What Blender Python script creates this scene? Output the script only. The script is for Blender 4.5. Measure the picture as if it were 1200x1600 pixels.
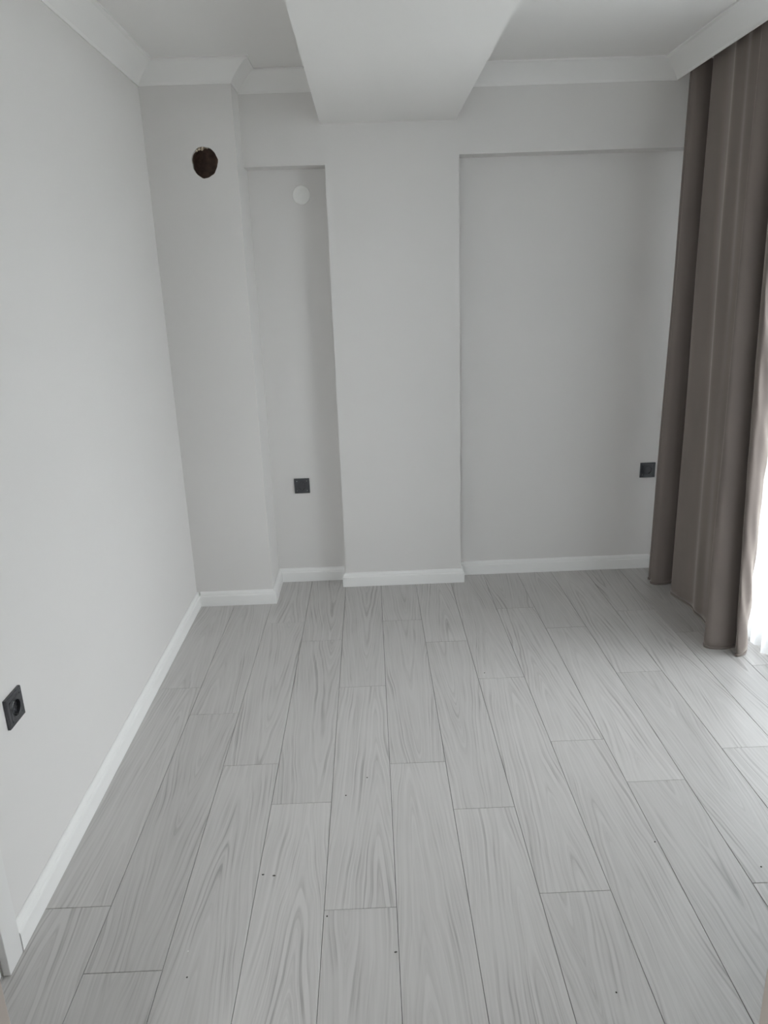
import bpy, bmesh, math, random
from mathutils import Vector, Matrix

C = bpy.context.scene.collection
for o in list(bpy.data.objects):
    bpy.data.objects.remove(o, do_unlink=True)
random.seed(7)

# ------------------------------------------------------------------ camera
cam_d = bpy.data.cameras.new('camera')
cam = bpy.data.objects.new('camera', cam_d)
C.objects.link(cam)
cam_d.sensor_fit = 'AUTO'
cam_d.sensor_width = 36.0
cam_d.lens = 1153.29 / 1600 * 36.0
cam_d.clip_start = 0.02
right = Vector((0.9991706, -0.02308773, -0.03354212))
down = Vector((-0.03882632, -0.29189453, -0.95566213))
fwd = Vector((0.01227331, 0.95617182, -0.29254884))
M = Matrix.Identity(4)
for i in range(3):
    M[i][0] = right[i]
    M[i][1] = -down[i]
    M[i][2] = -fwd[i]
M.translation = (0, 0, 1.55)
cam.matrix_world = M
bpy.context.scene.camera = cam

# ------------------------------------------------------------------ world, light, exposure
SC = bpy.context.scene
SC.view_settings.view_transform = 'Standard'
SC.view_settings.look = 'None'
SC.view_settings.gamma = 1.0
SC.view_settings.use_curve_mapping = False
SC.view_settings.exposure = 1.04
SC.render.engine = 'CYCLES'
SC.cycles.use_denoising = True
SC.cycles.max_bounces = 14
SC.cycles.diffuse_bounces = 8
SC.cycles.glossy_bounces = 4
SC.cycles.transmission_bounces = 8
SC.cycles.transparent_max_bounces = 12
SC.cycles.caustics_reflective = False
SC.cycles.caustics_refractive = False
SC.cycles.sample_clamp_indirect = 6.0

world = bpy.data.worlds.new('overcast_sky')
SC.world = world
world.use_nodes = True
wt = world.node_tree
bg = wt.nodes['Background']
bg.inputs['Strength'].default_value = 10.0
# even overcast sky: the zenith is three times as bright as the horizon
wc = wt.nodes.new('ShaderNodeTexCoord')
ws = wt.nodes.new('ShaderNodeSeparateXYZ')
wt.links.new(wc.outputs['Generated'], ws.inputs[0])
wm = wt.nodes.new('ShaderNodeMapRange')
wm.inputs['From Min'].default_value, wm.inputs['From Max'].default_value = 0.0, 1.0
wm.inputs['To Min'].default_value, wm.inputs['To Max'].default_value = 0.5, 1.5
wt.links.new(ws.outputs['Z'], wm.inputs['Value'])
wx = wt.nodes.new('ShaderNodeVectorMath')
wx.operation = 'SCALE'
wx.inputs[0].default_value = (0.935, 0.982, 1.0)
wt.links.new(wm.outputs[0], wx.inputs['Scale'])
wt.links.new(wx.outputs[0], bg.inputs['Color'])

WIN_Y0, WIN_Y1, WIN_Z0, WIN_Z1 = 1.62, 3.45, 0.03, 2.30      # opening of the window
XR = 1.72                                                    # inner face of the right wall
HX0, HX1, HZ0, HZ1 = -0.92, -0.15, 0.55, 2.30                # opening of a hall window behind the camera, added to brighten the back wall
YHW = -1.30
def portal(loc, rot, sx, sy):                                # only guides the sky light through an opening
    pl = bpy.data.lights.new('window_portal', 'AREA')
    pl.shape = 'RECTANGLE'
    pl.size, pl.size_y = sx, sy
    pl.cycles.is_portal = True
    po = bpy.data.objects.new('window_portal', pl)
    C.objects.link(po)
    po.location = loc
    po.rotation_euler = rot
portal((XR + 0.21, (WIN_Y0 + WIN_Y1) / 2, (WIN_Z0 + WIN_Z1) / 2), (0, math.pi / 2, 0), WIN_Z1 - WIN_Z0, WIN_Y1 - WIN_Y0)
portal(((HX0 + HX1) / 2, YHW - 0.11, (HZ0 + HZ1) / 2), (math.pi / 2, 0, 0), HX1 - HX0, HZ1 - HZ0)  # portal of the added hall window

# ------------------------------------------------------------------ materials
def new_mat(name):
    m = bpy.data.materials.new(name)
    m.use_nodes = True
    nt = m.node_tree
    return m, nt, nt.nodes['Principled BSDF']

def node(nt, t, **kw):
    n = nt.nodes.new(t)
    for k, v in kw.items():
        setattr(n, k, v)
    return n

def lk(nt, a, b):
    nt.links.new(a, b)

def mth(nt, op, a, b=None, clamp=False):
    n = node(nt, 'ShaderNodeMath', operation=op)
    n.use_clamp = clamp
    for i, v in enumerate((a, b)):
        if v is None:
            continue
        if isinstance(v, (int, float)):
            n.inputs[i].default_value = v
        else:
            lk(nt, v, n.inputs[i])
    return n.outputs[0]

def paint(name, col, rough=0.6, bump=0.04, scale=220, var=0.02, spec=0.3):
    m, nt, p = new_mat(name)
    tc = node(nt, 'ShaderNodeTexCoord')
    n1 = node(nt, 'ShaderNodeTexNoise')
    n1.inputs['Scale'].default_value = 1.7
    n1.inputs['Detail'].default_value = 3
    lk(nt, tc.outputs['Object'], n1.inputs['Vector'])
    mix = node(nt, 'ShaderNodeMix', data_type='RGBA')
    lk(nt, n1.outputs['Fac'], mix.inputs['Factor'])
    mix.inputs['A'].default_value = (*[c * (1 - var) for c in col], 1)
    mix.inputs['B'].default_value = (*[min(1, c * (1 + var)) for c in col], 1)
    lk(nt, mix.outputs['Result'], p.inputs['Base Color'])
    p.inputs['Roughness'].default_value = rough
    p.inputs['Specular IOR Level'].default_value = spec
    n2 = node(nt, 'ShaderNodeTexNoise')
    n2.inputs['Scale'].default_value = scale
    n2.inputs['Detail'].default_value = 2
    lk(nt, tc.outputs['Object'], n2.inputs['Vector'])
    b = node(nt, 'ShaderNodeBump')
    b.inputs['Strength'].default_value = bump
    b.inputs['Distance'].default_value = 0.002
    lk(nt, n2.outputs['Fac'], b.inputs['Height'])
    lk(nt, b.outputs['Normal'], p.inputs['Normal'])
    return m

def plain(name, col, rough=0.5, spec=0.5, metal=0.0, noise=0.05, scale=60):
    m, nt, p = new_mat(name)
    tc = node(nt, 'ShaderNodeTexCoord')
    n = node(nt, 'ShaderNodeTexNoise')
    n.inputs['Scale'].default_value = scale
    lk(nt, tc.outputs['Object'], n.inputs['Vector'])
    mix = node(nt, 'ShaderNodeMix', data_type='RGBA')
    lk(nt, n.outputs['Fac'], mix.inputs['Factor'])
    mix.inputs['A'].default_value = (*[c * (1 - noise) for c in col], 1)
    mix.inputs['B'].default_value = (*[min(1, c * (1 + noise)) for c in col], 1)
    lk(nt, mix.outputs['Result'], p.inputs['Base Color'])
    p.inputs['Roughness'].default_value = rough
    p.inputs['Specular IOR Level'].default_value = spec
    p.inputs['Metallic'].default_value = metal
    return m

WALL = paint('wall_paint_light_grey', (0.715, 0.702, 0.690))
CEIL = paint('ceiling_paint_white', (0.80, 0.79, 0.775), rough=0.8)
CORN = paint('cornice_white', (0.83, 0.825, 0.812), rough=0.6, bump=0.01)
TRIM = paint('trim_white_gloss', (0.84, 0.84, 0.83), rough=0.35, bump=0.0, spec=0.45)
JAMB = paint('door_frame_taupe', (0.50, 0.44, 0.395), rough=0.4, bump=0.0)
DOORM = paint('door_leaf_white', (0.73, 0.725, 0.715), rough=0.4, bump=0.0)
BLACK = plain('socket_anthracite', (0.045, 0.047, 0.053), rough=0.18, spec=0.6)
PIN = plain('socket_pin_hole', (0.004, 0.004, 0.004), rough=0.6)
CHROME = plain('metal_clip', (0.62, 0.62, 0.60), rough=0.25, metal=1.0)
WPLAST = plain('white_plastic', (0.82, 0.82, 0.80), rough=0.4)
RAW = plain('raw_flue_masonry', (0.23, 0.17, 0.14), rough=0.95, noise=0.7, scale=35, spec=0.1)
CRUMB = plain('broken_plaster', (0.55, 0.47, 0.37), rough=0.95, noise=0.3, scale=120, spec=0.1)
DIRT = plain('dirt', (0.06, 0.055, 0.05), rough=0.9, noise=0.3)
UNDER = plain('dark_underlay', (0.03, 0.03, 0.03), rough=0.9)
PVC = plain('white_pvc', (0.82, 0.82, 0.82), rough=0.3)
GROUND = plain('outdoor_ground', (0.30, 0.30, 0.29), rough=0.95, noise=0.2, scale=0.4)

def laminate():
    m, nt, p = new_mat('laminate_grey_oak')
    tc = node(nt, 'ShaderNodeTexCoord')
    oi = node(nt, 'ShaderNodeObjectInfo')
    sep = node(nt, 'ShaderNodeSeparateXYZ')
    lk(nt, tc.outputs['Object'], sep.inputs[0])
    rnd = oi.outputs['Random']
    off = mth(nt, 'MULTIPLY', rnd, 91.0)
    # shift of the cathedral's axis across the plank and direction of its arches
    r2 = mth(nt, 'FRACT', mth(nt, 'MULTIPLY', rnd, 17.31))
    r3 = mth(nt, 'FRACT', mth(nt, 'MULTIPLY', rnd, 53.7))
    x0 = mth(nt, 'MULTIPLY', mth(nt, 'SUBTRACT', r2, 0.5), 0.11)
    sgn = mth(nt, 'SUBTRACT', mth(nt, 'MULTIPLY', mth(nt, 'GREATER_THAN', r3, 0.5), 2.0), 1.0)
    yy = mth(nt, 'MULTIPLY', sep.outputs['Y'], sgn)
    # slow wander
    cv = node(nt, 'ShaderNodeCombineXYZ')
    lk(nt, mth(nt, 'ADD', mth(nt, 'MULTIPLY', sep.outputs['X'], 6.0), off), cv.inputs[0])
    lk(nt, mth(nt, 'MULTIPLY', sep.outputs['Y'], 1.7), cv.inputs[1])
    lk(nt, off, cv.inputs[2])
    wn = node(nt, 'ShaderNodeTexNoise')
    wn.inputs['Scale'].default_value = 1.0
    wn.inputs['Detail'].default_value = 2.5
    wn.inputs['Roughness'].default_value = 0.5
    lk(nt, cv.outputs[0], wn.inputs['Vector'])
    wander = mth(nt, 'MULTIPLY', mth(nt, 'SUBTRACT', wn.outputs['Fac'], 0.5), 0.068)
    xs = mth(nt, 'SUBTRACT', sep.outputs['X'], x0)
    hyp = mth(nt, 'SQRT', mth(nt, 'ADD', mth(nt, 'MULTIPLY', xs, xs), 0.00006))
    v = mth(nt, 'ADD', mth(nt, 'ADD', hyp, mth(nt, 'MULTIPLY', yy, 0.075)), wander)
    # growth rings along v
    ring = node(nt, 'ShaderNodeTexNoise', noise_dimensions='1D')
    ring.inputs['Scale'].default_value = 1.0
    ring.inputs['Detail'].default_value = 3.0
    ring.inputs['Roughness'].default_value = 0.55
    lk(nt, mth(nt, 'ADD', mth(nt, 'MULTIPLY', v, 105.0), off), ring.inputs['W'])
    rr = node(nt, 'ShaderNodeMapRange')
    rr.inputs['From Min'].default_value = 0.38
    rr.inputs['From Max'].default_value = 0.70
    lk(nt, ring.outputs['Fac'], rr.inputs['Value'])
    # fine straight fibre
    fv = node(nt, 'ShaderNodeCombineXYZ')
    lk(nt, mth(nt, 'ADD', mth(nt, 'MULTIPLY', mth(nt, 'ADD', sep.outputs['X'], mth(nt, 'MULTIPLY', wander, 0.35)), 150.0), off), fv.inputs[0])
    lk(nt, mth(nt, 'MULTIPLY', sep.outputs['Y'], 2.2), fv.inputs[1])
    lk(nt, off, fv.inputs[2])
    fn = node(nt, 'ShaderNodeTexNoise')
    fn.inputs['Scale'].default_value = 1.0
    fn.inputs['Detail'].default_value = 3.0
    lk(nt, fv.outputs[0], fn.inputs['Vector'])
    fr = node(nt, 'ShaderNodeMapRange')
    fr.inputs['From Min'].default_value = 0.35
    fr.inputs['From Max'].default_value = 0.75
    lk(nt, fn.outputs['Fac'], fr.inputs['Value'])
    # blotches in which the figure is stronger
    bv = node(nt, 'ShaderNodeCombineXYZ')
    lk(nt, mth(nt, 'ADD', mth(nt, 'MULTIPLY', sep.outputs['X'], 16.0), off), bv.inputs[0])
    lk(nt, mth(nt, 'MULTIPLY', sep.outputs['Y'], 3.5), bv.inputs[1])
    lk(nt, mth(nt, 'MULTIPLY', off, 1.7), bv.inputs[2])
    bn = node(nt, 'ShaderNodeTexNoise')
    bn.inputs['Scale'].default_value = 1.0
    bn.inputs['Detail'].default_value = 2.0
    lk(nt, bv.outputs[0], bn.inputs['Vector'])
    br = node(nt, 'ShaderNodeMapRange')
    br.inputs['From Min'].default_value = 0.36
    br.inputs['From Max'].default_value = 0.66
    lk(nt, bn.outputs['Fac'], br.inputs['Value'])
    dark = mth(nt, 'MULTIPLY', rr.outputs[0], mth(nt, 'ADD', mth(nt, 'MULTIPLY', br.outputs[0], 0.66), 0.24))
    dark = mth(nt, 'ADD', dark, mth(nt, 'MULTIPLY', fr.outputs[0], 0.25), clamp=True)
    ramp = node(nt, 'ShaderNodeValToRGB')
    e = ramp.color_ramp.elements
    e[0].position = 0.0
    e[0].color = (0.545, 0.530, 0.518, 1)
    e[1].position = 1.0
    e[1].color = (0.325, 0.310, 0.302, 1)
    mid = ramp.color_ramp.elements.new(0.5)
    mid.color = (0.462, 0.448, 0.438, 1)
    lk(nt, dark, ramp.inputs['Fac'])
    tone = node(nt, 'ShaderNodeMix', data_type='RGBA', blend_type='MULTIPLY')
    tone.inputs['Factor'].default_value = 1.0
    g = mth(nt, 'ADD', mth(nt, 'MULTIPLY', r3, 0.08), 0.96)
    cc = node(nt, 'ShaderNodeCombineColor')
    for i in range(3):
        lk(nt, g, cc.inputs[i])
    lk(nt, ramp.outputs['Color'], tone.inputs['A'])
    lk(nt, cc.outputs[0], tone.inputs['B'])
    lk(nt, tone.outputs['Result'], p.inputs['Base Color'])
    p.inputs['Roughness'].default_value = 0.36
    p.inputs['Specular IOR Level'].default_value = 1.0
    b = node(nt, 'ShaderNodeBump')
    b.inputs['Strength'].default_value = 0.06
    b.inputs['Distance'].default_value = 0.001
    lk(nt, dark, b.inputs['Height'])
    lk(nt, b.outputs['Normal'], p.inputs['Normal'])
    return m
LAM = laminate()

def velvet():
    m, nt, p = new_mat('taupe_velvet')
    tc = node(nt, 'ShaderNodeTexCoord')
    mp = node(nt, 'ShaderNodeMapping')
    mp.inputs['Scale'].default_value = (9, 9, 3)
    lk(nt, tc.outputs['Object'], mp.inputs['Vector'])
    n = node(nt, 'ShaderNodeTexNoise')
    n.inputs['Scale'].default_value = 1.0
    n.inputs['Detail'].default_value = 5
    lk(nt, mp.outputs[0], n.inputs['Vector'])
    mix = node(nt, 'ShaderNodeMix', data_type='RGBA')
    lk(nt, n.outputs['Fac'], mix.inputs['Factor'])
    mix.inputs['A'].default_value = (0.165, 0.140, 0.127, 1)
    mix.inputs['B'].default_value = (0.235, 0.200, 0.182, 1)
    lk(nt, mix.outputs['Result'], p.inputs['Base Color'])
    p.inputs['Roughness'].default_value = 0.85
    p.inputs['Specular IOR Level'].default_value = 0.15
    p.inputs['Sheen Weight'].default_value = 0.8
    p.inputs['Sheen Roughness'].default_value = 0.4
    p.inputs['Sheen Tint'].default_value = (0.75, 0.68, 0.62, 1)
    f = node(nt, 'ShaderNodeTexNoise')
    f.inputs['Scale'].default_value = 420
    lk(nt, tc.outputs['Object'], f.inputs['Vector'])
    b = node(nt, 'ShaderNodeBump')
    b.inputs['Strength'].default_value = 0.15
    b.inputs['Distance'].default_value = 0.002
    lk(nt, f.outputs['Fac'], b.inputs['Height'])
    lk(nt, b.outputs['Normal'], p.inputs['Normal'])
    return m
VELVET = velvet()

def voile():
    m, nt, p = new_mat('white_voile')
    nt.nodes.remove(p)
    out = nt.nodes['Material Output']
    tr = node(nt, 'ShaderNodeBsdfTransparent')
    tl = node(nt, 'ShaderNodeBsdfTranslucent')
    tl.inputs['Color'].default_value = (0.88, 0.90, 0.92, 1)
    df = node(nt, 'ShaderNodeBsdfDiffuse')
    df.inputs['Color'].default_value = (0.88, 0.89, 0.90, 1)
    a = node(nt, 'ShaderNodeMixShader')
    a.inputs[0].default_value = 0.40
    lk(nt, tl.outputs[0], a.inputs[1])
    lk(nt, df.outputs[0], a.inputs[2])
    tc = node(nt, 'ShaderNodeTexCoord')
    n = node(nt, 'ShaderNodeTexNoise')
    n.inputs['Scale'].default_value = 40
    lk(nt, tc.outputs['Object'], n.inputs['Vector'])
    f = mth(nt, 'ADD', mth(nt, 'MULTIPLY', n.outputs['Fac'], 0.10), 0.58)
    b = node(nt, 'ShaderNodeMixShader')
    lk(nt, f, b.inputs[0])
    lk(nt, tr.outputs[0], b.inputs[1])
    lk(nt, a.outputs[0], b.inputs[2])
    lk(nt, b.outputs[0], out.inputs['Surface'])
    return m
VOILE = voile()

def glass():
    m, nt, p = new_mat('window_glass')
    nt.nodes.remove(p)
    out = nt.nodes['Material Output']
    tr = node(nt, 'ShaderNodeBsdfTransparent')
    tr.inputs['Color'].default_value = (0.97, 0.97, 0.97, 1)
    gl = node(nt, 'ShaderNodeBsdfGlossy')
    gl.inputs['Roughness'].default_value = 0.02
    fr = node(nt, 'ShaderNodeFresnel')
    fr.inputs['IOR'].default_value = 1.45
    b = node(nt, 'ShaderNodeMixShader')
    lk(nt, fr.outputs[0], b.inputs[0])
    lk(nt, tr.outputs[0], b.inputs[1])
    lk(nt, gl.outputs[0], b.inputs[2])
    lk(nt, b.outputs[0], out.inputs['Surface'])
    return m
GLASS = glass()

# ------------------------------------------------------------------ mesh helpers
def link(name, bm, mat, parent=None, loc=(0, 0, 0), rot=None, smooth=False):
    me = bpy.data.meshes.new(name)
    bmesh.ops.recalc_face_normals(bm, faces=bm.faces)
    if smooth:
        for f in bm.faces:
            f.smooth = True
    bm.to_mesh(me)
    bm.free()
    me.materials.append(mat)
    o = bpy.data.objects.new(name, me)
    C.objects.link(o)
    o.location = loc
    if rot:
        o.rotation_euler = rot
    if parent:
        o.parent = parent
    return o

def box(bm, x0, x1, y0, y1, z0, z1, bevel=0.0, seg=2):
    r = bmesh.ops.create_cube(bm, size=1.0)
    vs = r['verts']
    for v in vs:
        v.co = Vector((x0 + (v.co.x + .5) * (x1 - x0), y0 + (v.co.y + .5) * (y1 - y0), z0 + (v.co.z + .5) * (z1 - z0)))
    if bevel:
        es = list({e for v in vs for e in v.link_edges})
        bmesh.ops.bevel(bm, geom=es, offset=bevel, segments=seg, affect='EDGES', profile=0.5)
    return bm

def B(*a, **k):
    return box(bmesh.new(), *a, **k)

def struct(name, bm, mat, **k):
    o = link(name, bm, mat, **k)
    o['kind'] = 'structure'
    return o

def tag(o, label, cat, group=None):
    o['label'] = label
    o['category'] = cat
    if group:
        o['group'] = group
    return o

def empty(name, loc, rot=None):
    o = bpy.data.objects.new(name, None)
    C.objects.link(o)
    o.location = loc
    o.empty_display_size = 0.05
    if rot:
        o.rotation_euler = rot
    return o

# ------------------------------------------------------------------ dimensions
XL = -0.933          # left wall
YD = 3.540           # front of the boxed duct
YP = 3.725           # front of pillar and lintels
YN = 3.829           # back of the niches
DX = -0.542          # right side of the duct
PX0, PX1 = -0.169, 0.452
ZC = 2.473           # ceiling
ZB = 2.262           # underside of the beam
ZK = 2.393           # lower edge of the cornice
XV = 1.440           # room face of the curtain valance
YW = 0.72            # near wall, room side
YH = -1.30           # end of the hall behind the camera

# ------------------------------------------------------------------ floor
floor = struct('floor', B(XL - .15, XR + .2, YH - .1, YN + .12, -0.16, -0.0085), UNDER)
PW = 0.18957
XLINE0 = 0.01674
LEN = 1.118
GAP = 0.0013
rows = {-6: 2.1, -5: 1.587, -4: 1.384, -3: 2.173, -2: 1.964, -1: 1.541, 0: 2.145, 1: 1.905, 2: 1.564,
        3: 2.233, 4: 1.998, 5: 1.566, 6: 2.152, 7: 1.902, 8: 1.58, 9: 2.20}
cache = {}
def plank(xa, xb, ya, yb):
    w, l = round(xb - xa - GAP, 5), round(yb - ya - GAP, 5)
    if (w, l) not in cache:
        bm = bmesh.new()
        # top face with a small chamfer on its four sides, 8 mm thick
        c = 0.0007
        lv = [(w / 2, l / 2, -0.008), (w / 2, l / 2, -c), (w / 2 - c, l / 2 - c, 0)]
        rings = []
        for hx, hy, z in lv:
            rings.append([bm.verts.new((sx * hx, sy * hy, z)) for sx, sy in ((-1, -1), (1, -1), (1, 1), (-1, 1))])
        for a, b in zip(rings, rings[1:]):
            for i in range(4):
                bm.faces.new((a[i], a[(i + 1) % 4], b[(i + 1) % 4], b[i]))
        bm.faces.new(rings[-1])
        bm.faces.new(rings[0][::-1])
        o = link('plank', bm, LAM, floor)
        cache[(w, l)] = o.data
    else:
        o = bpy.data.objects.new('plank', cache[(w, l)])
        C.objects.link(o)
        o.parent = floor
    o.location = ((xa + xb) / 2, (ya + yb) / 2, 0)
YF0, YF1 = -0.55, YN + 0.02
for k, y0 in rows.items():
    xa, xb = XLINE0 + k * PW, XLINE0 + (k + 1) * PW
    xa, xb = max(xa, XL - 0.10), min(xb, XR + 0.18)
    if xb - xa < 0.02:
        continue
    y = y0 - 4 * LEN
    while y < YF1:
        a, b = max(y, YF0), min(y + LEN, YF1)
        if b - a > 0.03:
            plank(xa, xb, a, b)
        y += LEN

# ------------------------------------------------------------------ walls and ceiling
DY0, DY1, DZ = 0.735, 1.387, 2.05             # side door opening in the left wall
bm = bmesh.new()
box(bm, XL - .12, XL, DY1, YN + .12, 0, ZC)
box(bm, XL - .12, XL, YH, DY0, 0, ZC)
box(bm, XL - .12, XL, DY0, DY1, DZ, ZC)
struct('wall_left', bm, WALL)

struct('wall_back', B(XL, XR + .2, YN, YN + .12, 0, ZC), WALL)
struct('wall_pillar', B(PX0, PX1, YP, YN, 0, ZC, bevel=0.0), WALL)
struct('wall_lintel_left', B(DX, PX0, YP, YN, 2.093, ZC), WALL)
struct('wall_lintel_right', B(PX1, XR, YP, YN, 2.118, ZC), WALL)

# boxed duct with a round flue hole broken through its face
HX, HZ, HR = -0.683, 2.092, 0.060
bm = bmesh.new()
N = 48
def rim(t):
    return HR * (1 + 0.025 * math.sin(3 * t + .6) + 0.018 * math.sin(7 * t + 1.0) + 0.012 * math.sin(13 * t))
x0, x1, z0, z1 = XL, DX, 0.0, ZC
hole_f, hole_b, sq = [], [], []
for i in range(N):
    t = 2 * math.pi * i / N
    c, s = math.cos(t), math.sin(t)
    r = rim(t)
    hole_f.append(bm.verts.new((HX + r * c * .95, YD, HZ + r * s * 1.05)))
    hole_b.append(bm.verts.new((HX + r * c * .95, YD + .02, HZ + r * s * 1.05)))
    k = 0.105 / max(abs(c), abs(s))
    sq.append(bm.verts.new((HX + k * c, YD, HZ + k * s)))
for i in range(N):
    j = (i + 1) % N
    bm.faces.new((hole_f[i], hole_f[j], sq[j], sq[i]))
    bm.faces.new((hole_b[i], hole_b[j], hole_f[j], hole_f[i]))
def quad(*p):
    bm.faces.new([bm.verts.new(q) for q in p])
a = 0.105
quad((x0, YD, z0), (x1, YD, z0), (x1, YD, HZ - a), (x0, YD, HZ - a))
quad((x0, YD, HZ + a), (x1, YD, HZ + a), (x1, YD, z1), (x0, YD, z1))
quad((x0, YD, HZ - a), (HX - a, YD, HZ - a), (HX - a, YD, HZ + a), (x0, YD, HZ + a))
quad((HX + a, YD, HZ - a), (x1, YD, HZ - a), (x1, YD, HZ + a), (HX + a, YD, HZ + a))
quad((x1, YD, z0), (x1, YN, z0), (x1, YN, z1), (x1, YD, z1))
bmesh.ops.remove_doubles(bm, verts=bm.verts, dist=1e-5)
duct = struct('wall_duct', bm, WALL)
# raw lining of the flue behind the face
bm = bmesh.new()
prev = None
for d, sc in ((0.021, 1.0), (0.03, 1.06), (0.09, 1.12), (0.13, 1.05)):
    ring = []
    for i in range(N):
        t = 2 * math.pi * i / N
        r = rim(t) * sc * (1 + random.uniform(-.02, .02))
        ring.append(bm.verts.new((HX + r * math.cos(t) * .95, YD + d, HZ + r * math.sin(t) * 1.05)))
    if prev:
        for i in range(N):
            j = (i + 1) % N
            bm.faces.new((prev[i], prev[j], ring[j], ring[i]))
    prev = ring
bm.faces.new(prev)
o = link('flue_lining', bm, RAW, duct, smooth=True)
o['label'] = 'dark raw flue hole broken through the grey boxed duct'
for t, s in ((1.95, .010), (1.72, .012), (1.50, .006), (2.15, .006), (1.3, .005)):   # broken plaster on the upper rim
    bm = bmesh.new()
    bmesh.ops.create_icosphere(bm, subdivisions=1, radius=s)
    for v in bm.verts:
        v.co *= random.uniform(.7, 1.15)
        v.co.x *= .7
    r = HR * 0.98
    link('plaster_crumb', bm, CRUMB, duct, loc=(HX + r * math.cos(t) * .95, YD + .012, HZ + r * math.sin(t) * 1.05 - .002))

# right wall with the window opening
bm = bmesh.new()
box(bm, XR, XR + .2, YH, WIN_Y0, 0, ZC)
box(bm, XR, XR + .2, WIN_Y1, YN, 0, ZC)
box(bm, XR, XR + .2, WIN_Y0, WIN_Y1, WIN_Z1, ZC)
box(bm, XR, XR + .2, WIN_Y0, WIN_Y1, 0, WIN_Z0)
struct('wall_right', bm, WALL)

# near wall with the doorway the camera looks through
OX0, OX1 = -0.489, 0.478
bm = bmesh.new()
box(bm, XL, OX0 - .03, YW - .14, YW, 0, ZC)
box(bm, OX1 + .03, XR, YW - .14, YW, 0, ZC)
box(bm, OX0 - .03, OX1 + .03, YW - .14, YW, 2.10, ZC)
struct('wall_front', bm, WALL)
bm = bmesh.new()
box(bm, XL, HX0, YH - .1, YH, 0, ZC)
box(bm, HX1, XR, YH - .1, YH, 0, ZC)
box(bm, HX0, HX1, YH - .1, YH, 0, HZ0)
box(bm, HX0, HX1, YH - .1, YH, HZ1, ZC)
struct('wall_hall', bm, WALL)  # opening left for the added fill window
bm = bmesh.new()
box(bm, OX0 - .03, OX0, YW - .142, YW + .002, 0, 2.10, bevel=.003)
door2 = struct('door_2', bm, JAMB)
link('jamb', B(OX1, OX1 + .03, YW - .142, YW + .002, 0, 2.10, bevel=.003), JAMB, door2)
link('head', B(OX0, OX1, YW - .142, YW + .002, 2.07, 2.10, bevel=.003), JAMB, door2)
for s, xa, xb in ((0, OX0 - .10, OX0 - .03), (1, OX1 + .03, OX1 + .10)):
    link('casing_board', B(xa, xb, YW + .002, YW + .016, 0, 2.17, bevel=.003), JAMB, door2)
link('casing_board', B(OX0 - .03, OX1 + .03, YW + .002, YW + .016, 2.10, 2.17, bevel=.003), JAMB, door2)

struct('ceiling', B(XL - .12, XR + .2, YH - .1, YN + .12, ZC, ZC + .12), CEIL)
struct('ceiling_beam', B(-0.181, 0.436, YW, YP, ZB, ZC), CEIL)

# ------------------------------------------------------------------ mouldings swept along the walls
def sweep(parent_name, piece, pts, profile, mat, side=1, caps=True, smooth=True):
    """one mitred board per wall segment; pts are wall corners, profile = (out from wall, height)"""
    root = empty(parent_name, (pts[0][0], pts[0][1], profile[0][1]))
    root['kind'] = 'structure'
    P = [Vector(p) for p in pts]
    nrm = []
    for a, b in zip(P, P[1:]):
        d = (b - a).normalized()
        nrm.append(Vector((d.y, -d.x)) * side)
    for i, (a, b) in enumerate(zip(P, P[1:])):
        na = (nrm[i - 1] + nrm[i]) / (1 + nrm[i - 1].dot(nrm[i])) if i > 0 else nrm[i]
        nb = (nrm[i] + nrm[i + 1]) / (1 + nrm[i].dot(nrm[i + 1])) if i + 1 < len(nrm) else nrm[i]
        bm = bmesh.new()
        ra, rb = [], []
        for u, v in profile:
            qa, qb = a + na * u, b + nb * u
            ra.append(bm.verts.new((qa.x, qa.y, v)))
            rb.append(bm.verts.new((qb.x, qb.y, v)))
        n = len(profile)
        for k in range(n):
            bm.faces.new((ra[k], ra[(k + 1) % n], rb[(k + 1) % n], rb[k]))
        bm.faces.new(ra)
        bm.faces.new(rb[::-1])
        o = link(piece, bm, mat)
        o.parent = root
        o.matrix_parent_inverse = Matrix.Translation(root.location).inverted()
    return root

T, H = 0.018, 0.076
BASE = [(0, 0), (T, 0), (T, 0.050), (T - .001, 0.054), (T - .005, 0.0575), (T - .0055, 0.063), (T - .008, 0.070), (T - .012, 0.0745), (T - .015, H), (0, H)]
sweep('baseboard_left', 'board', [(XL, 1.4585), (XL, YD)], [(u + .0005, v) for u, v in BASE], TRIM)
sweep('baseboard_back', 'board', [(XL + T + .001, YD), (DX, YD), (DX, YN), (PX0, YN), (PX0, YP), (PX1, YP), (PX1, YN), (XR - .001, YN)],
      [(u + .0005, v) for u, v in BASE], TRIM)

CW, CH = 0.090, ZC - ZK
COVE = [(0.0003, ZC - .0003), (0.0003, ZK), (0.004, ZK), (0.0055, ZK + .005)]
for i in range(9):
    t = i / 8 * math.pi / 2
    # shallow cove: quarter arc flattened towards the straight line
    cu, cv = 0.0075 + (CW - .020) * (1 - math.cos(t)), ZK + .010 + (CH - .020) * math.sin(t)
    lu, lv = 0.0075 + (CW - .020) * i / 8, ZK + .010 + (CH - .020) * i / 8
    COVE.append((lu * .8 + cu * .2, lv * .8 + cv * .2))
COVE += [(CW - .006, ZC - .008), (CW, ZC - .006), (CW, ZC - .0003)]
sweep('trim_1', 'cornice', [(XL, YW), (XL, YD), (DX, YD), (DX, YP), (-0.1815, YP)], COVE, CORN)
sweep('trim_2', 'cornice', [(0.4365, YP), (XV, YP), (XV, YW)], COVE, CORN)
struct('trim_3', B(XV, XV + .012, YW, YP, ZK + .012, ZC), CORN)        # valance board that hides the curtain rail

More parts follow.
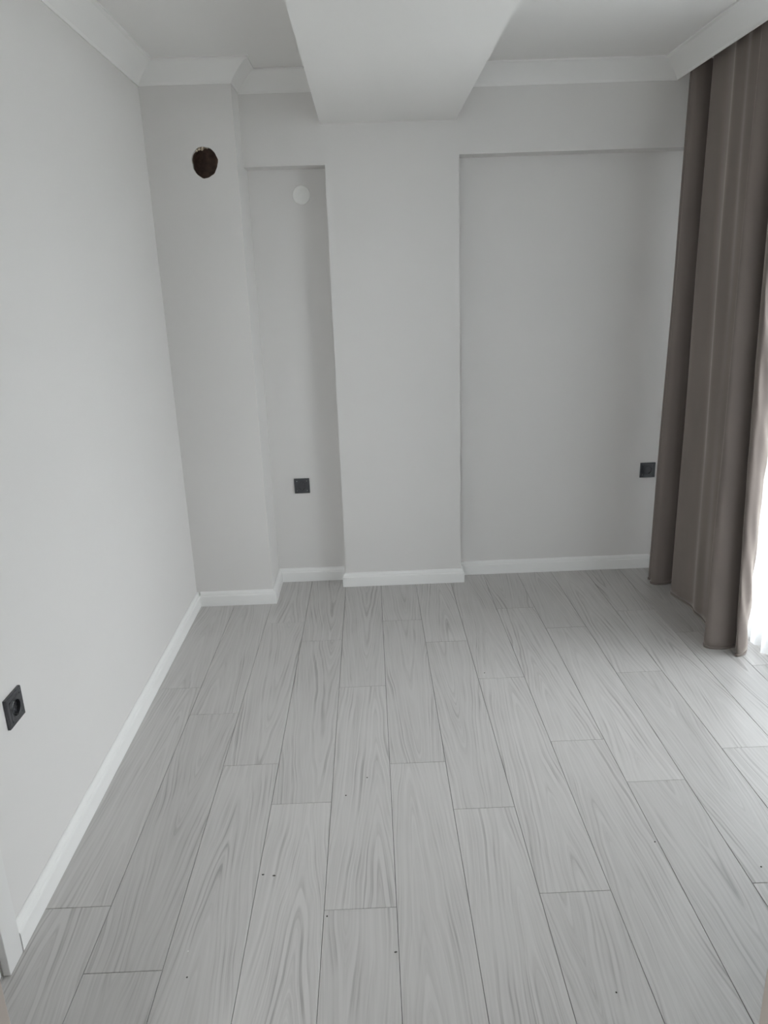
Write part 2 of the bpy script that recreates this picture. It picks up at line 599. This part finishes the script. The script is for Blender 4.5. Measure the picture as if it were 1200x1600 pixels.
# ------------------------------------------------------------------ side door at the near end of the left wall
door1 = empty('door_1', (XL, DY1, 0))
door1['kind'] = 'structure'
def dpart(name, bm, mat):
    o = link(name, bm, mat)
    o.parent = door1
    o.matrix_parent_inverse = Matrix.Translation(door1.location).inverted()
    return o
dpart('casing_board', B(XL + .0003, XL + .0185, DY1, DY1 + .068, 0, DZ + .07, bevel=.002), DOORM)
dpart('casing_board', B(XL + .0003, XL + .0185, DY0, DY1, DZ, DZ + .07, bevel=.002), DOORM)
dpart('jamb', B(XL - .118, XL - .048, DY1 - .012, DY1 - .0003, 0, DZ - .003), JAMB)
dpart('door_leaf', B(XL - .044, XL - .001, DY0 + .004, DY1 - .003, 0.002, DZ - .006, bevel=.002), DOORM)

# ------------------------------------------------------------------ window behind the curtains, added fill window in the hall
def window(name, axis, a0, a1, z0, z1, c0, c1, mull):
    """frame, mullion and panes; axis 'y' = in the right wall, 'x' = in the hall's end wall"""
    am, f, e = (a0 + a1) / 2, .055, .001
    loc = ((c0 + c1) / 2, am, z0) if axis == 'y' else (am, (c0 + c1) / 2, z0)
    win = empty(name, loc)
    win['kind'] = 'structure'
    def bb(bm, p0, p1, q0, q1, d0=c0, d1=c1):
        return box(bm, d0, d1, p0, p1, q0, q1) if axis == 'y' else box(bm, p0, p1, d0, d1, q0, q1)
    def wpart(nm, bm, mat):
        o = link(nm, bm, mat)
        o.parent = win
        o.matrix_parent_inverse = Matrix.Translation(win.location).inverted()
    bm = bmesh.new()
    bb(bm, a0 + e, a0 + f, z0 + e, z1 - e)
    bb(bm, a1 - f, a1 - e, z0 + e, z1 - e)
    bb(bm, a0 + f, a1 - f, z0 + e, z0 + f)
    bb(bm, a0 + f, a1 - f, z1 - f, z1 - e)
    wpart('window_frame', bm, PVC)
    wpart('mullion', bb(bmesh.new(), am - mull, am + mull, z0 + f, z1 - f), PVC)
    cm = (c0 + c1) / 2
    for p0, p1 in ((a0 + f, am - mull), (am + mull, a1 - f)):
        wpart('pane', bb(bmesh.new(), p0, p1, z0 + f, z1 - f, cm - .002, cm + .002), GLASS)
window('window_1', 'y', WIN_Y0, WIN_Y1, WIN_Z0, WIN_Z1, XR + .08, XR + .14, .04)
window('added_fill_window', 'x', HX0, HX1, HZ0, HZ1, YH - .08, YH - .03, .03)  # unseen window, added as soft fill light from behind the camera
struct('ground', B(-40, 60, -50, 50, -6.2, -6.0), GROUND)

# ------------------------------------------------------------------ curtains
def catmull(pts, n):
    out = []
    P = [pts[0]] + list(pts) + [pts[-1]]
    for i in range(1, len(P) - 2):
        p0, p1, p2, p3 = P[i - 1], P[i], P[i + 1], P[i + 2]
        for k in range(n):
            t = k / n
            out.append(tuple(0.5 * ((2 * p1[d]) + (-p0[d] + p2[d]) * t + (2 * p0[d] - 5 * p1[d] + 4 * p2[d] - p3[d]) * t * t
                                    + (-p0[d] + 3 * p1[d] - 3 * p2[d] + p3[d]) * t ** 3) for d in range(2)))
    out.append(tuple(pts[-1]))
    return out

# (x, y) of the folds, from the far edge to the near edge; hem first, then heading
hem = [(1.500, 3.668), (1.462, 3.660), (1.449, 3.642), (1.470, 3.624), (1.450, 3.606), (1.441, 3.588), (1.458, 3.568), (1.500, 3.563), (1.538, 3.575), (1.556, 3.580),
       (1.560, 3.520), (1.540, 3.462), (1.505, 3.440), (1.492, 3.448), (1.497, 3.400), (1.516, 3.320), (1.523, 3.265), (1.513, 3.210),
       (1.518, 3.150), (1.512, 3.090), (1.507, 3.040), (1.496, 2.985), (1.445, 2.925), (1.413, 2.885), (1.418, 2.860), (1.445, 2.848), (1.490, 2.844),
       (1.532, 2.856), (1.556, 2.868), (1.558, 2.845), (1.537, 2.826), (1.516, 2.803), (1.505, 2.784), (1.509, 2.774), (1.528, 2.779),
       (1.549, 2.792), (1.567, 2.816)]
top = [(1.505, 3.665), (1.474, 3.658), (1.464, 3.642), (1.480, 3.626), (1.464, 3.609), (1.455, 3.592), (1.468, 3.574), (1.495, 3.566), (1.525, 3.572), (1.545, 3.580),
       (1.552, 3.540), (1.532, 3.500), (1.505, 3.486), (1.492, 3.482), (1.498, 3.440), (1.508, 3.380), (1.503, 3.318), (1.490, 3.270),
       (1.502, 3.210), (1.496, 3.160), (1.504, 3.110), (1.500, 3.080), (1.482, 3.060), (1.474, 3.046), (1.478, 3.030), (1.492, 3.014), (1.512, 3.006),
       (1.535, 3.010), (1.554, 3.024), (1.558, 3.008), (1.532, 2.990), (1.507, 2.965), (1.496, 2.938), (1.500, 2.918), (1.527, 2.917),
       (1.562, 2.912), (1.596, 2.922)]
SUB = 6
pa, pb = catmull(hem, SUB), catmull(top, SUB)
nz = 72
Z0, Z1 = 0.004, 2.44
bm = bmesh.new()
grid = []
n = len(pa)
for j in range(nz + 1):
    s = j / nz
    z = Z0 + (Z1 - Z0) * s
    w = s ** 0.85
    row = []
    for i in range(n):
        x = pa[i][0] * (1 - w) + pb[i][0] * w
        y = pa[i][1] * (1 - w) + pb[i][1] * w
        u = i / (n - 1)
        # crinkles across the near edge strip, slight sway elsewhere
        edge = max(0.0, (u - 0.84) / 0.16)
        x += 0.0050 * edge * math.sin(z * 31 + 70 * u) * (0.5 + 0.5 * math.sin(z * 7.1 + 1))
        y += 0.0065 * edge * math.sin(z * 22 + 95 * u) * (0.5 + 0.5 * math.sin(z * 5.3 + .4)) * min(1, s * 8)
        x += 0.0030 * math.sin(z * 3.1 + i * .31) * math.sin(math.pi * min(1, s * 1.02))
        row.append(bm.verts.new((x, y, z)))
    grid.append(row)
for j in range(nz):
    for i in range(n - 1):
        bm.faces.new((grid[j][i], grid[j][i + 1], grid[j + 1][i + 1], grid[j + 1][i]))
cur = link('curtain', bm, VELVET, smooth=True)
sol = cur.modifiers.new('thickness', 'SOLIDIFY')
sol.thickness = 0.0022
tag(cur, 'taupe velvet curtain hanging in deep folds in front of the window at right', 'curtain')
# turned hem: a band a little proud of the cloth
bm = bmesh.new()
gr = []
for z in (0.0006, 0.012):
    gr.append([bm.verts.new((pa[i][0], pa[i][1], z)) for i in range(n)])
for i in range(n - 1):
    bm.faces.new((gr[0][i], gr[0][i + 1], gr[1][i + 1], gr[1][i]))
hemo = link('hem', bm, VELVET, cur, smooth=True)
sol = hemo.modifiers.new('thickness', 'SOLIDIFY')
sol.thickness = 0.005
sol.offset = 0

# sheer voile behind it
bm = bmesh.new()
rows_ = []
ns = 420
ya, yb = 0.80, 3.60
for z in [0.006 + (2.434) * k / 14 for k in range(15)]:
    r = []
    for i in range(ns + 1):
        y = ya + (yb - ya) * i / ns
        ph = 2 * math.pi * y / 0.085
        x = 1.632 + 0.017 * math.sin(ph + 1.1 * math.sin(y * 4.1)) + 0.006 * math.sin(ph * 2.3 + y * 3) + .003 * math.sin(z * 2 + y * 5)
        r.append(bm.verts.new((x, y, z)))
    rows_.append(r)
for a_, b_ in zip(rows_, rows_[1:]):
    for i in range(ns):
        bm.faces.new((a_[i], a_[i + 1], b_[i + 1], b_[i]))
sh = link('sheer_curtain', bm, VOILE, smooth=True)
tag(sh, 'white sheer voile curtain across the bright window behind the taupe curtain', 'curtain')

# rails on the ceiling of the curtain pocket
for x, lab in ((1.515, 'white curtain rail behind the valance carrying the taupe curtain'), (1.632, 'white curtain rail behind the valance carrying the sheer voile')):
    rail = link('curtain_rail', B(x - .012, x + .012, YW + .05, 3.66, 2.441, ZC, bevel=.002), WPLAST)
    tag(rail, lab, 'rail')

# ------------------------------------------------------------------ sockets
def disc(bm, r, y0, y1, n=32, r2=None):
    r2 = r if r2 is None else r2
    a_ = [bm.verts.new((r * math.cos(2 * math.pi * i / n), y0, r * math.sin(2 * math.pi * i / n))) for i in range(n)]
    b_ = [bm.verts.new((r2 * math.cos(2 * math.pi * i / n), y1, r2 * math.sin(2 * math.pi * i / n))) for i in range(n)]
    for i in range(n):
        j = (i + 1) % n
        bm.faces.new((a_[i], a_[j], b_[j], b_[i]))
    return a_, b_

def socket_parts():
    """facing -y, back on the plane y = 0; plate with a round well"""
    parts = []
    S, n, R = 0.0405, 32, 0.0205
    # frame: square plate with rounded edges and a square window
    bm = bmesh.new()
    lv = [(S, 0.0), (S, -.006), (S - .002, -.0085), (0.0280, -.0085), (0.0279, -.0065), (0.0279, -0.001)]
    rings = [[bm.verts.new((sx * h_, y_, sz * h_)) for sx, sz in ((-1, -1), (1, -1), (1, 1), (-1, 1))] for h_, y_ in lv]
    for a_, b_ in zip(rings, rings[1:]):
        for i in range(4):
            bm.faces.new((a_[i], a_[(i + 1) % 4], b_[(i + 1) % 4], b_[i]))
    parts.append(('frame', bm, BLACK, None))
    # insert: square face with a round well
    bm = bmesh.new()
    sq_, top_, bot_ = [], [], []
    for i in range(n):
        t = 2 * math.pi * (i + .5) / n
        c, s = math.cos(t), math.sin(t)
        k = 0.02785 / max(abs(c), abs(s))
        sq_.append(bm.verts.new((k * c, -.0092, k * s)))
        top_.append(bm.verts.new((R * c, -.0092, R * s)))
        bot_.append(bm.verts.new(((R - .001) * c, -.0012, (R - .001) * s)))
    back = [bm.verts.new((v.co.x, -.003, v.co.z)) for v in sq_]
    for i in range(n):
        j = (i + 1) % n
        bm.faces.new((sq_[i], sq_[j], top_[j], top_[i]))
        bm.faces.new((top_[i], top_[j], bot_[j], bot_[i]))
        bm.faces.new((back[i], back[j], sq_[j], sq_[i]))
    bm.faces.new(bot_)
    parts.append(('insert', bm, BLACK, None))
    # raised glossy lip round the well
    bm = bmesh.new()
    pr = [(R, -.0091), (R + .0002, -.0100), (R + .0010, -.0104), (R + .0018, -.0098), (R + .0020, -.0091)]
    rg = [[bm.verts.new((r * math.cos(2 * math.pi * i / n), y_, r * math.sin(2 * math.pi * i / n))) for i in range(n)] for r, y_ in pr]
    for a_, b_ in zip(rg, rg[1:]):
        for i in range(n):
            j = (i + 1) % n
            bm.faces.new((a_[i], a_[j], b_[j], b_[i]))
    parts.append(('rim', bm, BLACK, None))
    for sx in (-1, 1):
        bm = bmesh.new()
        a_, b_ = disc(bm, .0026, 0, -.0004, 12)
        bm.faces.new(b_)
        bmesh.ops.translate(bm, verts=bm.verts, vec=(sx * .0095, -.0012, 0))
        parts.append(('pin_hole', bm, PIN, None))
    for sz in (-1, 1):
        bm = bmesh.new()
        box(bm, -.0022, .0022, -.0085, -.0014, sz * .0188 - .0006, sz * .0188 + .0006, bevel=.0003, seg=1)
        parts.append(('earth_clip', bm, CHROME, 'bare metal earth clip'))
    return parts

proto = None
def place_socket(loc, rz, label, tilt=0):
    global proto
    if proto is None:
        root = empty('wall_socket', (0, 0, 0))
        for nm, bm, mt, lab in socket_parts():
            o = link(nm, bm, mt, root)
            if lab:
                o['label'] = lab
        proto = root
    else:
        root = proto.copy()
        C.objects.link(root)
        for ch in proto.children:
            c = ch.copy()
            C.objects.link(c)
            c.parent = root
    root.location = loc
    root.rotation_euler = (0, tilt, rz)
    tag(root, label, 'socket', 'anthracite wall sockets')
place_socket((-0.384, YN - .0003, 0.5435), 0, 'black square wall socket in the narrow left niche below the white round cover')
place_socket((1.472, YN - .0003, 0.558), 0, 'black square wall socket on the wide right niche wall beside the taupe curtain')
place_socket((XL + .0003, 1.659, 0.565), math.pi / 2, 'black square wall socket on the bright left wall nearest the viewer')

# white round blank cover high in the left niche
bm = bmesh.new()
nn = 48
pr = [(.0425, 0), (.0425, -.003), (.041, -.0048), (.038, -.0056), (.0365, -.0050), (.034, -.0056), (.018, -.0066), (.004, -.0068)]
rg = [[bm.verts.new((r * math.cos(2 * math.pi * i / nn), y_, r * math.sin(2 * math.pi * i / nn))) for i in range(nn)] for r, y_ in pr]
for a_, b_ in zip(rg, rg[1:]):
    for i in range(nn):
        bm.faces.new((a_[i], a_[(i + 1) % nn], b_[(i + 1) % nn], b_[i]))
bm.faces.new(rg[-1])
bm.faces.new(rg[0][::-1])
cov = link('blank_cover', bm, WPLAST, loc=(-0.2925, YN - .0003, 1.979), smooth=True)
tag(cov, 'white round blank cover plate high on the left niche wall', 'cover plate')

# ------------------------------------------------------------------ crumbs of dirt on the floor
right_, down_, fwd_ = right, down, fwd
def on_floor(px, py):
    d = right_ * (px - 600) + down_ * (py - 800) + fwd_ * 1153.29
    t = -1.55 / d.z
    return d.x * t, d.y * t
spots = [(411, 1367, 'left one of two dark crumbs side by side on a middle floor plank'),
         (428, 1368.5, 'right one of two dark crumbs side by side on a middle floor plank'),
         (511, 1432, 'dark crumb just below a plank end joint near the bottom middle of the floor'),
         (1023, 1315.5, 'dark crumb on the bright right part of the floor beside a long plank joint'),
         (1189, 1354.5, 'dark crumb on the bright floor closest to the right edge of the view'),
         (963, 1551, 'dark crumb lowest at the right on the grey floor'),
         (292, 1527.5, 'dark crumb at lower left on the floor below the tiny white chip'),
         (573.5, 1215, 'dark crumb in the middle of the floor above and right of another crumb'),
         (540.5, 1243, 'dark crumb in the middle of the floor below and left of another crumb'),
         (757, 1051.5, 'dark crumb above a plank end joint on the far floor before the right niche'),
         (618, 1488, 'dark flat splinter lying on the long plank joint at bottom middle')]
for i, (px, py, lab) in enumerate(spots):
    x, y = on_floor(px, py)
    bm = bmesh.new()
    bmesh.ops.create_icosphere(bm, subdivisions=1, radius=.0025)
    for v in bm.verts:
        v.co *= random.uniform(.7, 1.2)
        v.co.z *= .55
        v.co.x *= 2.0 if (i in (0, 1, 10)) else 1.0
    o = link('dirt_crumb', bm, DIRT, loc=(x, y, .0008))
    tag(o, lab, 'crumb', 'dark crumbs on the floor')
x, y = on_floor(294, 1487)
bm = bmesh.new()
bmesh.ops.create_icosphere(bm, subdivisions=1, radius=.0024)
for v in bm.verts:
    v.co *= random.uniform(.7, 1.2)
    v.co.z *= .6
o = link('plaster_chip', bm, WPLAST, loc=(x, y, .001))
tag(o, 'tiny white chip lying on the floor near the left wall', 'chip')
